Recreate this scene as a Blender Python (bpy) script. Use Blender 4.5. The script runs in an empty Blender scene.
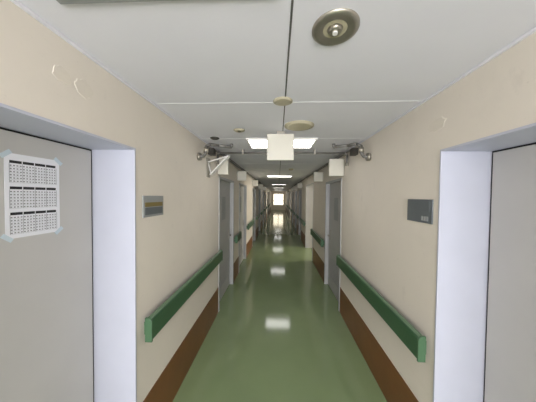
import bpy, bmesh, math, random
from mathutils import Vector, Matrix, Euler
random.seed(4)
D=bpy.data
scene=bpy.context.scene
try:
    scene.view_settings.view_transform='Standard'
    scene.view_settings.look='None'
except Exception: pass

# ---------------------------------------------------------------- materials
def srgb(r,g,b):
    f=lambda c:(c/255/12.92) if c/255<=0.04045 else ((c/255+0.055)/1.055)**2.4
    return (f(r),f(g),f(b),1)
def mat(name,col,rough=0.5,metal=0.0,var=0.06,scale=6.0,bump=0.0,bscale=60.0,emis=None,estr=0.0,stains=0.0,spec=0.5):
    m=D.materials.new(name); m.use_nodes=True
    nt=m.node_tree; N=nt.nodes; L=nt.links
    b=N['Principled BSDF']
    b.inputs['Roughness'].default_value=rough
    b.inputs['Metallic'].default_value=metal
    b.inputs['Specular IOR Level'].default_value=spec
    tc=N.new('ShaderNodeTexCoord')
    nz=N.new('ShaderNodeTexNoise'); nz.inputs['Scale'].default_value=scale; nz.inputs['Detail'].default_value=5
    L.new(tc.outputs['Object'],nz.inputs['Vector'])
    mr=N.new('ShaderNodeMapRange'); mr.inputs['From Min'].default_value=0.3; mr.inputs['From Max'].default_value=0.7
    mr.inputs['To Min'].default_value=1-var; mr.inputs['To Max'].default_value=1+var
    L.new(nz.outputs['Fac'],mr.inputs['Value'])
    mx=N.new('ShaderNodeVectorMath'); mx.operation='SCALE'
    mx.inputs[0].default_value=col[:3]
    L.new(mr.outputs['Result'],mx.inputs['Scale'])
    out=mx.outputs['Vector']
    if stains:
        for (sc,lo,hi,st,sz) in ((2.6,0.54,0.70,stains*1.0,1.0),(9.0,0.62,0.70,stains*1.5,0.5),(24.0,0.66,0.72,stains*2.6,2.2)):
            mp=N.new('ShaderNodeMapping'); mp.inputs['Scale'].default_value=(1,1,sz)
            L.new(tc.outputs['Object'],mp.inputs['Vector'])
            n2=N.new('ShaderNodeTexNoise'); n2.inputs['Scale'].default_value=sc; n2.inputs['Detail'].default_value=7; n2.inputs['Roughness'].default_value=0.65
            L.new(mp.outputs['Vector'],n2.inputs['Vector'])
            r2=N.new('ShaderNodeMapRange'); r2.inputs['From Min'].default_value=lo; r2.inputs['From Max'].default_value=hi
            r2.inputs['To Min'].default_value=1; r2.inputs['To Max'].default_value=1-st
            L.new(n2.outputs['Fac'],r2.inputs['Value'])
            m2=N.new('ShaderNodeVectorMath'); m2.operation='SCALE'
            L.new(out,m2.inputs[0]); L.new(r2.outputs['Result'],m2.inputs['Scale']); out=m2.outputs['Vector']
    L.new(out,b.inputs['Base Color'])
    if bump:
        n3=N.new('ShaderNodeTexNoise'); n3.inputs['Scale'].default_value=bscale; n3.inputs['Detail'].default_value=3
        L.new(tc.outputs['Object'],n3.inputs['Vector'])
        bp=N.new('ShaderNodeBump'); bp.inputs['Strength'].default_value=bump; bp.inputs['Distance'].default_value=0.01
        L.new(n3.outputs['Fac'],bp.inputs['Height']); L.new(bp.outputs['Normal'],b.inputs['Normal'])
    if emis:
        b.inputs['Emission Color'].default_value=emis; b.inputs['Emission Strength'].default_value=estr
    return m
M_wall=mat('wall_cream_paint',srgb(222,214,203),0.55,var=0.025,scale=1.6,bump=0.08,bscale=22,stains=0.04)
M_patch=mat('wall_patched_paint',srgb(219,211,199),0.6,var=0.03,scale=14,bump=0.1,bscale=40)
M_ceil=mat('ceiling_board',srgb(224,223,231),0.7,var=0.015,scale=3,bump=0.05,bscale=90)
M_cseam=mat('ceiling_joint_light',srgb(236,236,238),0.7,var=0.02)
M_seam=mat('ceiling_joint',srgb(90,88,86),0.8)
M_floor=mat('floor_green_vinyl',srgb(130,147,108),0.10,var=0.05,scale=1.8,bump=0.04,bscale=3.5,spec=0.8)
M_brown=mat('skirting_brown_vinyl',srgb(116,76,42),0.4,var=0.1,scale=5)
M_frame=mat('door_frame_white',srgb(188,190,204),0.45,var=0.02)
M_framed=mat('door_frame_grey',srgb(172,172,172),0.45,var=0.04)
M_door=mat('door_grey_steel',srgb(188,186,184),0.55,var=0.03,scale=3,bump=0.03,bscale=150)
M_door2=mat('door_midgrey_steel',srgb(174,174,173),0.5,var=0.04,scale=3)
M_black=mat('door_seam_shadow_black',srgb(22,20,20),0.7)  # dark door seams, plus painted shadow in the gap over the door
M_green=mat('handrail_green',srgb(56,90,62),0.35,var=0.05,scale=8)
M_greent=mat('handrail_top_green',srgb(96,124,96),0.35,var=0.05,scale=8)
M_green2=mat('handrail_cap_green',srgb(74,106,77),0.4,var=0.04)
M_white=mat('white_plastic',srgb(228,226,222),0.4,var=0.02)
M_cream=mat('cream_plastic',srgb(214,210,198),0.45,var=0.02)
M_beige=mat('beige_detector',srgb(182,174,150),0.5,var=0.03)
M_metal=mat('brushed_metal',srgb(165,160,150),0.35,metal=0.8,var=0.05,scale=30)
M_pipe=mat('pipe_grey',srgb(128,126,122),0.4,metal=0.4,var=0.06,scale=20)
M_dark=mat('dark_grille',srgb(60,56,50),0.5,var=0.05)
M_plate=mat('plate_grey',srgb(146,149,149),0.45,var=0.03)
M_olive=mat('plate_olive',srgb(120,106,60),0.5,var=0.03)
M_blueg=mat('plate_slate',srgb(96,102,106),0.45,var=0.03)
M_paper=mat('paper_white',srgb(230,231,238),0.8,var=0.01)
M_tape=mat('tape_pale_blue',srgb(196,210,220),0.3,var=0.02)
M_ink=mat('ink_black',srgb(30,30,34),0.7)
M_inkg=mat('ink_grey',srgb(115,115,120),0.7)
M_lamp=mat('lamp_diffuser',srgb(245,245,240),0.5,var=0.0,emis=(1,0.98,0.96,1),estr=6.5)
M_gls=mat('window_glass_daylit',srgb(230,235,240),0.1,var=0.0,emis=(1.0,0.88,0.66,1),estr=2.2)

# ---------------------------------------------------------------- mesh builder
class B:
    def __init__(s,name): s.name=name; s.bm=bmesh.new(); s.mats=[]
    def mi(s,m):
        if m not in s.mats: s.mats.append(m)
        return s.mats.index(m)
    def box(s,lo,hi,m,rot=None):
        lo=Vector(lo);hi=Vector(hi)
        c=(lo+hi)/2; d=hi-lo
        r=bmesh.ops.create_cube(s.bm,size=1)
        for v in r['verts']:
            v.co=Vector((v.co.x*d.x,v.co.y*d.y,v.co.z*d.z))
            if rot: v.co=rot@v.co
            v.co+=c
        i=s.mi(m)
        for v in r['verts']:
            for f in v.link_faces: f.material_index=i
    def cyl(s,p0,p1,r0,m,r1=None,seg=24,smooth=True):
        p0=Vector(p0);p1=Vector(p1); d=p1-p0
        if r1 is None: r1=r0
        r=bmesh.ops.create_cone(s.bm,cap_ends=True,segments=seg,radius1=r0,radius2=r1,depth=d.length)
        q=Vector((0,0,1)).rotation_difference(d.normalized()).to_matrix()
        i=s.mi(m); fs=set()
        for v in r['verts']:
            v.co=q@v.co+(p0+p1)/2
            fs.update(v.link_faces)
        for f in fs:
            f.material_index=i
            if smooth and len(f.verts)==4: f.smooth=True
    def prof(s,pts,y0,y1,m,smooth=False,top=None,topk=()):
        a=[s.bm.verts.new((x,y0,z)) for x,z in pts]; b=[s.bm.verts.new((x,y1,z)) for x,z in pts]
        n=len(pts); i=s.mi(m); fs=[]
        for k in range(n):
            fs.append(s.bm.faces.new((a[k],a[(k+1)%n],b[(k+1)%n],b[k])))
        fs.append(s.bm.faces.new(a[::-1])); fs.append(s.bm.faces.new(b))
        for f in fs: f.material_index=i; f.smooth=smooth and len(f.verts)==4
        if top:
            j=s.mi(top)
            for k in topk: fs[k].material_index=j
    def tube(s,pts,r,m,seg=12):
        for k in range(len(pts)-1): s.cyl(pts[k],pts[k+1],r,m,seg=seg)
        for p in pts[1:-1]:
            q=bmesh.ops.create_uvsphere(s.bm,u_segments=seg,v_segments=8,radius=r)
            i=s.mi(m)
            fs=set()
            for v in q['verts']: v.co+=Vector(p); fs.update(v.link_faces)
            for f in fs: f.material_index=i; f.smooth=True
    def fin(s,bevel=0,parent=None):
        bmesh.ops.recalc_face_normals(s.bm,faces=s.bm.faces)
        me=D.meshes.new(s.name); s.bm.to_mesh(me); s.bm.free()
        for m in s.mats: me.materials.append(m)
        o=D.objects.new(s.name,me); scene.collection.objects.link(o)
        if bevel:
            b=o.modifiers.new('bevel','BEVEL'); b.width=bevel; b.segments=2; b.limit_method='ANGLE'; b.angle_limit=math.radians(50)
        if parent: o.parent=parent
        return o

A=0.889; R=0.971; H=2.42; CH=1.772
YB=-2.6; YE=27.0; T=0.30
DH=2.06
LD=[(0.0,1.27,0.262,'near'),(3.11,4.15,0.06,'far'),(4.75,5.85,0.06,'far'),(7.3,8.3,0.06,'far'),(9.6,10.6,0.06,'far'),(12.2,13.2,0.06,'far'),(14.6,15.6,0.06,'far'),(17.2,18.2,0.06,'far'),(20.,21.,0.06,'far'),(23.,24.,0.06,'far')]
RD=[(0.0,1.315,0.275,'near'),(3.25,4.3,0.06,'far'),(5.8,7.3,0,'open'),(8.7,9.7,0.06,'far'),(10.8,11.8,0.06,'far'),(13.2,14.2,0.06,'far'),(15.8,17.0,0,'open'),(18.6,19.6,0.06,'far'),(21.4,22.4,0.06,'far'),(24.4,25.4,0.06,'far')]

f=B('floor'); f.box((-A-T,YB-0.2,-0.1),(R+T,YE+0.2,0),M_floor)
f.box((R+T,5.0,-0.1),(R+4.2,8.1,0),M_floor); f.box((R+T,15.0,-0.1),(R+4.2,17.8,0),M_floor); f.fin()
c=B('ceiling'); c.box((-A-T,YB-0.2,H),(R+T,YE+0.2,H+0.1),M_ceil)
c.box((R+T,5.0,H),(R+4.2,8.1,H+0.1),M_ceil); c.box((R+T,15.0,H),(R+4.2,17.8,H+0.1),M_ceil)
cx=0.04
c.box((cx-0.004,YB,H-0.0015),(cx+0.004,YE,H+0.01),M_seam)
y=1.47-0.91*4
while y<YE:
    if y>YB: c.box((-A,y-0.0025,H-0.0015),(R,y+0.0025,H+0.01),M_cseam)
    y+=0.91
c.fin()
tn=[0]
def side(name,s,W,doors):
    w=B('wall_'+name)
    def bx(x0,x1,y0,y1,z0,z1,m,b=w):
        xs=sorted((s*x0,s*x1)); b.box((xs[0],y0,z0),(xs[1],y1,z1),m)
    y=YB
    for (a,b_,rc,k) in doors:
        bx(W,W+T,y,a,0,H,M_wall)
        bx(W,W+T,a,b_,DH if k!='open' else 2.15,H,M_wall)
        y=b_
    bx(W,W+T,y,YE,0,H,M_wall)
    w.fin()
    y=YB; sk=B('baseboard_'+name)
    segs=[]
    for (a,b_,rc,k) in doors: segs.append((y,a)); y=b_
    segs.append((y,YE))
    for (a,b_) in segs:
        bx(W-0.006,W+0.001,a+0.012,b_-0.012,0.0,0.385,M_brown,sk)
    sk.fin(0.001)
    tr=B('trim_ceiling_'+name)
    bx(W-0.012,W,YB,YE,H-0.014,H-0.001,M_ceil,tr); tr.fin()
    for n,(a,b_,rc,k) in enumerate(doors):
        tn[0]+=1
        fr=B('trim_%d'%tn[0])
        near=(k=='near'); m=M_frame if near else M_framed
        dh=2.15 if k=='open' else DH
        dep=rc+0.02 if rc else T
        t=0.012 if near else 0.035
        lip=0.004 if near else 0.012
        bx(W-lip,W+dep,a,a+t,0,dh,m,fr); bx(W-lip,W+dep,b_-t,b_,0,dh,m,fr)
        bx(W-lip,W+dep,a+t,b_-t,dh-t,dh,m,fr)
        fr.fin(0.002)
        if k=='open': continue
        d=B('door_%s_%d'%(name,n+1))
        X=W+rc
        if near:
            bx(X,X+0.035,a+t,b_-t-0.014,0.006,dh-t-0.010,M_door,d)
            bx(X+0.008,X+0.03,b_-t-0.014,b_-t,0.006,dh-t,M_black,d)
            bx(X+0.008,X+0.03,a+t,b_-t,dh-t-0.010,dh-t,M_black,d)  # black strip painting the shadow in the gap above the door
            bx(X-0.012,X,a+0.1,a+0.14,0.85,1.15,M_metal,d)
            bx(X-0.004,X,a+0.08,a+0.16,0.80,1.20,M_metal,d)
        else:
            bx(X,X+0.035,a+t,b_-t,0.006,dh-t,M_door2,d)
            ym=(a+b_)/2
            for q in range(9):
                z=0.25+q*0.035
                bx(X-0.008,X,a+0.25,b_-0.25,z,z+0.018,M_framed,d)
            bx(X-0.006,X,a+0.22,b_-0.22,0.22,0.235,M_framed,d); bx(X-0.006,X,a+0.22,b_-0.22,0.57,0.585,M_framed,d)
            bx(X-0.003,X,ym-0.12,ym+0.12,1.35,1.75,M_plate,d)
            bx(X-0.006,X,b_-0.16,b_-0.11,0.93,1.12,M_metal,d)
            bx(X-0.05,X-0.035,b_-0.26,b_-0.125,1.0,1.02,M_metal,d)
            bx(X-0.05,X,b_-0.145,b_-0.125,1.0,1.02,M_metal,d)
        d.fin(0.002)
    zt,zb=(0.965,0.81) if s<0 else (0.895,0.735)
    for (a,b_) in segs[1:]:
        if b_-a<0.35: continue
        y0=a+0.05 if a>1.5 else (1.31 if s<0 else 1.345); y1=b_-0.04
        h=B('handrail')
        xo=W-0.075; xi=W-0.035
        pts=[(xo+0.008,zb),(xo,zb+0.01),(xo,zt-0.022),(xo+0.006,zt-0.008),(xo+0.018,zt),(xi-0.006,zt),(xi,zt-0.012),(xi,zb)]
        pts=[(s*x,z) for x,z in pts]
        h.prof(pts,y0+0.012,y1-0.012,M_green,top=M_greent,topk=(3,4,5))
        cap=[(s*(xo-0.002),zb-0.002),(s*(xo-0.002),zt-0.02),(s*(xo+0.014),zt+0.002),(s*(xi+0.004),zt+0.002),(s*(xi+0.004),zb-0.002)]
        h.prof(cap,y0,y0+0.014,M_green2); h.prof(cap,y1-0.014,y1,M_green2)
        yy=y0+0.06
        while yy<y1-0.05:
            bx(W-0.04,W,yy-0.02,yy+0.02,zb+0.02,zt-0.05,M_green2,h); yy+=0.7
        h.fin(0.0015)
side('left',-1,A,LD); side('right',1,R,RD)

for j,(a,b_) in enumerate(((5.8,7.3),(15.8,17.0))):
    w=B('wall_side_corridor' ); x0=R+T; x1=R+4.0
    w.box((x0,a-0.2,0),(x1,a,H),M_wall); w.box((x0,b_,0),(x1,b_+0.2,H),M_wall); w.box((x1,a-0.2,0),(x1+0.1,b_+0.2,H),M_wall); w.fin()

w=B('wall_back')
w.box((-A-T,YB-0.2,0),(R+T,YB,0.6),M_wall); w.box((-A-T,YB-0.2,2.25),(R+T,YB,H),M_wall)
w.box((-A-T,YB-0.2,0.6),(-A+0.05,YB,2.25),M_wall); w.box((R-0.05,YB-0.2,0.6),(R+T,YB,2.25),M_wall); w.fin()
w=B('window_1')
for (a,b_,z0,z1) in ((-A+0.05,-A+0.09,0.6,2.25),(R-0.09,R-0.05,0.6,2.25),(0.02,0.06,0.6,2.25)): w.box((a,YB-0.14,z0),(b_,YB-0.08,z1),M_metal)
for z in (0.6,2.21): w.box((-A+0.05,YB-0.14,z),(R-0.05,YB-0.08,z+0.04),M_metal)
w.fin()
w=B('wall_end')
w.box((-A-T,YE,2.1),(R+T,YE+0.2,H),M_wall); w.box((-A-T,YE,0),(R+T,YE+0.2,0.6),M_wall)
w.box((-A-T,YE,0.6),(-0.62,YE+0.2,2.1),M_wall); w.box((0.72,YE,0.6),(R+T,YE+0.2,2.1),M_wall); w.fin()
w=B('window_2')
w.box((-0.62,YE+0.10,0.6),(0.72,YE+0.11,2.1),M_gls)
for a in (-0.62,0.02,0.68): w.box((a,YE+0.05,0.6),(a+0.05,YE+0.1,2.1),M_dark)
for z in (0.6,1.15,2.05): w.box((-0.62,YE+0.05,z),(0.72,YE+0.1,z+0.05),M_dark)
w.fin()

def lamp(cx,y0,y1,wd,lit=True,name='ceiling_lamp'):
    l=B(name); x0=cx-wd/2; x1=cx+wd/2; z=H
    t=0.02
    l.box((x0,y0,z-0.018),(x1,y0+t,z),M_white); l.box((x0,y1-t,z-0.018),(x1,y1,z),M_white)
    l.box((x0,y0+t,z-0.018),(x0+t,y1-t,z),M_white); l.box((x1-t,y0+t,z-0.018),(x1,y1-t,z),M_white)
    ym=(y0+y1)/2
    l.box((x0+t,ym-0.012,z-0.018),(x1-t,ym+0.012,z),M_white)
    m=M_lamp if lit else M_white
    l.box((x0+t,y0+t,z-0.008),(x1-t,ym-0.012,z-0.001),m); l.box((x0+t,ym+0.012,z-0.008),(x1-t,y1-t,z-0.001),m)
    l.fin()
lamp(0.03,2.36,2.80,0.80)
for yy in (-1.7,6.8,11.6,16.3,20.9,25.0): lamp(0.035,yy-0.22,yy+0.22,0.8)  # first one, behind the camera, is unseen and added to brighten walls and floor
l=B('ceiling_access_hatch')
l.box((-0.74,0.12,H-0.010),(0.0,0.69,H-0.001),M_plate); l.box((-0.72,0.14,H-0.013),(-0.02,0.67,H-0.008),M_ceil); l.fin(0.002)

l=B('hanging_light_box')
l.box((-0.115,2.10,2.13),(0.15,2.14,2.39),M_cream)
l.box((-0.105,2.096,2.14),(0.14,2.101,2.38),M_cream)
l.box((-0.02,2.105,2.385),(0.06,2.135,H),M_metal)
l.fin(0.004)

def disc(name,x,y,r,h,m,m2=None):
    b=B(name)
    b.cyl((x,y,H-h*0.45),(x,y,H),r,m,seg=40)
    b.cyl((x,y,H-h),(x,y,H-h*0.45),r*0.72,m,r1=r*0.97,seg=40)
    if m2: b.cyl((x,y,H-h-0.004),(x,y,H-h),r*0.3,m2,seg=24)
    b.fin()
disc('smoke_detector',0.185,1.95,0.135,0.016,M_beige)
disc('smoke_detector',0.025,1.45,0.066,0.010,M_beige)
disc('smoke_detector',-0.39,2.07,0.055,0.014,M_beige,M_dark)
disc('smoke_detector',-0.72,2.35,0.05,0.014,M_dark)
disc('smoke_detector',0.30,5.0,0.06,0.03,M_beige)
b=B('ceiling_speaker'); x,y=0.212,0.835
def lathe(b,x,y,z,prof,m,seg=48):
    rings=[]
    for r,h in prof:
        rings.append([b.bm.verts.new((x+r*math.cos(2*math.pi*k/seg),y+r*math.sin(2*math.pi*k/seg),z+h)) for k in range(seg)])
    i=b.mi(m)
    for a,c_ in zip(rings[:-1],rings[1:]):
        for k in range(seg):
            f=b.bm.faces.new((a[k],a[(k+1)%seg],c_[(k+1)%seg],c_[k])); f.material_index=i; f.smooth=True
lathe(b,x,y,H,[(0.088,0.0),(0.088,-0.005),(0.078,-0.010),(0.066,-0.010),(0.045,-0.004),(0.03,-0.002)],M_metal)
b.cyl((x,y,H-0.004),(x,y,H-0.001),0.05,M_beige,seg=40)
b.cyl((x,y,H-0.016),(x,y,H-0.003),0.022,M_metal,r1=0.030,seg=24)
b.cyl((x,y,H-0.022),(x,y,H-0.015),0.010,M_white,seg=16)
b.fin()

b=B('room_number_plate')
b.box((-A-0.001,1.335,1.62),(-A+0.008,1.575,1.765),M_plate)
b.box((-A+0.008,1.35,1.69),(-A+0.011,1.56,1.72),M_olive)
b.box((-A+0.008,1.35,1.635),(-A+0.010,1.56,1.685),M_blueg)
b.fin(0.001)
b=B('room_number_plate')
b.box((R-0.008,1.36,1.605),(R+0.001,1.61,1.76),M_blueg)
b.box((R-0.011,1.375,1.68),(R-0.008,1.60,1.75),M_blueg)
for k in range(3): b.box((R-0.011,1.39+k*0.024,1.62),(R-0.008,1.407+k*0.024,1.65),M_plate)
b.fin(0.001)

b=B('calendar_notice'); X=-(A+0.262)
y0,y1,z0,z1=0.83,1.052,1.575,1.945
b.box((X+0.0005,y0,z0),(X+0.002,y1,z1),M_paper)
e=0.0026
for r in range(3):
    zt=z1-0.03-r*0.113
    ya=y0+0.016; yb=y1-0.016
    for g in range(4):
        q0=ya+g*(yb-ya)/4
        b.box((X+0.0015,q0+0.001,zt-0.012),(X+e,q0+(yb-ya)/4-0.003,zt),M_ink)
    for q in range(6):
        zz=zt-0.016-q*0.0135
        b.box((X+0.0015,ya,zz-0.0125),(X+e,yb,zz-0.0118),M_inkg)
        for k in range(16):
            yk=ya+0.002+k*(yb-ya)/16
            b.box((X+0.0015,yk,zz-0.0085),(X+e,yk+0.006,zz-0.004),M_inkg)
    for g in range(5):
        q0=ya+g*(yb-ya)/4
        b.box((X+0.0015,q0-0.0005,zt-0.096),(X+e,q0+0.0005,zt-0.012),M_inkg)
for (yy,zz,an) in ((y0+0.005,z1-0.005,0.7),(y1-0.005,z1-0.005,-0.7),(y0+0.005,z0+0.005,-0.7),(y1-0.005,z0+0.005,0.7)):
    b.box((X+0.001,yy-0.022,zz-0.009),(X+0.003,yy+0.022,zz+0.009),M_tape,rot=Matrix.Rotation(an,3,'X'))
b.fin()

p=B('ceiling_pipe')
p.tube([(-A+0.03,2.95,2.20),(-A+0.03,2.95,2.34),(-A+0.06,2.95,2.37),(R-0.06,2.95,2.37),(R-0.03,2.95,2.34),(R-0.03,2.95,2.22)],0.015,M_pipe)
for x in (-0.5,0.0,0.5): p.box((x-0.012,2.93,2.35),(x+0.012,2.97,H),M_metal)
p.cyl((-A+0.03,2.95,2.18),(-A+0.03,2.95,2.23),0.022,M_metal); p.cyl((R-0.03,2.95,2.20),(R-0.03,2.95,2.24),0.022,M_metal)
p.fin()
for s,W,nm in ((-1,A,'l'),(1,R,'r')):
    p=B('conduit_elbow')
    yy=2.42
    pts=[(s*(W-0.01),yy-0.12,2.20),(s*(W-0.06),yy-0.12,2.205),(s*(W-0.085),yy-0.12,2.24),(s*(W-0.085),yy-0.10,2.32),(s*(W-0.10),yy-0.02,2.36),(s*(W-0.16),yy+0.1,2.375),(s*(W-0.30),yy+0.2,2.38)]
    p.tube(pts,0.017,M_pipe)
    p.cyl((s*W,yy-0.12,2.20),(s*(W-0.03),yy-0.12,2.20),0.042,M_metal)
    p.cyl((s*(W-0.085),yy-0.12,2.25),(s*(W-0.085),yy-0.105,2.30),0.026,M_metal)
    p.box((min(s*W,s*(W-0.07)),yy+0.2,2.29),(max(s*W,s*(W-0.07)),yy+0.3,2.37),M_dark)
    p.tube([(s*(W-0.30),yy+0.2,2.38),(s*(W-0.30),yy+0.2,H)],0.017,M_pipe)
    p.fin()
    p=B('conduit_run')
    p.tube([(s*(W-0.03),yy+0.3,2.385),(s*(W-0.03),YE-0.1,2.385)],0.012,M_pipe)
    p.tube([(s*(W-0.07),3.0,2.385),(s*(W-0.07),YE-0.1,2.385)],0.010,M_pipe)
    q=3.4
    while q<YE:
        p.box((min(s*W,s*(W-0.09)),q,2.365),(max(s*W,s*(W-0.09)),q+0.03,2.372),M_metal); q+=1.8
    p.fin()

b=B('wall_monitor_bracket')
def bar(p0,p1,wy,th,m):
    p0=Vector(p0);p1=Vector(p1);d=p1-p0; L_=d.length
    an=math.atan2(d.z,d.x); rot=Matrix.Rotation(-an,3,'Y'); c_=(p0+p1)/2
    b.box(c_-Vector((L_/2,wy/2,th/2)),c_+Vector((L_/2,wy/2,th/2)),m,rot=rot)
bar((-A+0.005,2.62,2.19),(-0.62,2.62,2.27),0.04,0.012,M_white)
bar((-A+0.04,2.62,2.03),(-0.62,2.62,2.27),0.10,0.014,M_white)
bar((-A+0.005,2.62,2.19),(-A+0.05,2.62,2.03),0.04,0.012,M_white)
b.box((-A,2.56,2.0),(-A+0.012,2.68,2.24),M_metal)
b.fin(0.002)

def proj(s,W,y,x,z0,z1,name='projecting_room_sign',m=M_cream):
    b=B(name); xs=sorted((s*(W-0.01),s*(W-x)))
    b.box((xs[0],y,z0),(xs[1],y+0.06,z1),m)
    b.box((xs[0]+0.012,y-0.003,z0+0.012),(xs[1]-0.012,y+0.001,z1-0.012),M_cream)
    ws=sorted((s*W,s*(W-0.012))); b.box((ws[0],y-0.01,z0+0.02),(ws[1],y+0.07,z1-0.02),M_metal)
    b.fin(0.003)
proj(-1,A,3.02,0.16,2.08,2.33); proj(1,R,3.15,0.22,2.08,2.33)
for yy in (4.5,7.1,9.4,12.0,17.0): proj(-1,A,yy,0.2,2.10,2.3)
for yy in (4.6,8.5,10.6,13.0,18.4): proj(1,R,yy,0.2,2.10,2.3)

def patch(W,s,yc,zc,ry,rz,n=26):
    b=B('wall_%s_patch'%('left' if s<0 else 'right')); i=b.mi(M_patch)
    o=[];q=[]
    for k in range(n):
        a=2*math.pi*k/n; j=1+random.uniform(-.14,.14)
        o.append(b.bm.verts.new((s*(W+0.0002),yc+ry*j*math.cos(a),zc+rz*j*math.sin(a))))
        q.append(b.bm.verts.new((s*(W-0.0018),yc+ry*j*.95*math.cos(a),zc+rz*j*.95*math.sin(a))))
    for k in range(n):
        f=b.bm.faces.new((o[k],o[(k+1)%n],q[(k+1)%n],q[k])); f.material_index=i
    f=b.bm.faces.new(q); f.material_index=i
    b.fin()
patch(A,-1,0.83,2.26,0.04,0.03); patch(A,-1,0.93,2.25,0.045,0.04)
patch(R,1,1.35,2.22,0.07,0.04)

# ---------------------------------------------------------------- lights
def area(name,loc,rot,sx,sy,power,col):
    l=D.lights.new(name,'AREA'); l.shape='RECTANGLE'; l.size=sx; l.size_y=sy; l.energy=power; l.color=col
    o=D.objects.new(name,l); o.location=loc; o.rotation_euler=rot; scene.collection.objects.link(o)
area('window_daylight',(0.04,YB-0.25,1.45),(math.radians(90),0,0),1.7,1.6,172,(0.97,0.975,1.0))
for yy in (6.55,16.4):
    area('side_corridor_light',(R+3.8,yy,1.5),(0,math.radians(90),0),1.4,1.2,110,(1,0.93,0.8))  # unseen, in place of a ceiling lamp, added to brighten the side corridor walls
W=D.worlds.new('world'); scene.world=W; W.use_nodes=True
W.node_tree.nodes['Background'].inputs[0].default_value=(0.85,0.92,1,1); W.node_tree.nodes['Background'].inputs[1].default_value=1.0

cam=D.cameras.new('camera'); co=D.objects.new('camera',cam); scene.collection.objects.link(co)
cam.sensor_width=36; cam.lens=36*210/536; cam.clip_start=0.02
Rm=Matrix.Rotation(math.radians(2.73),4,'Z')@Matrix.Rotation(math.radians(90-1.36),4,'X')@Matrix.Rotation(math.radians(0.6),4,'Z')
co.matrix_world=Matrix.Translation((0,0,CH))@Rm
scene.camera=co
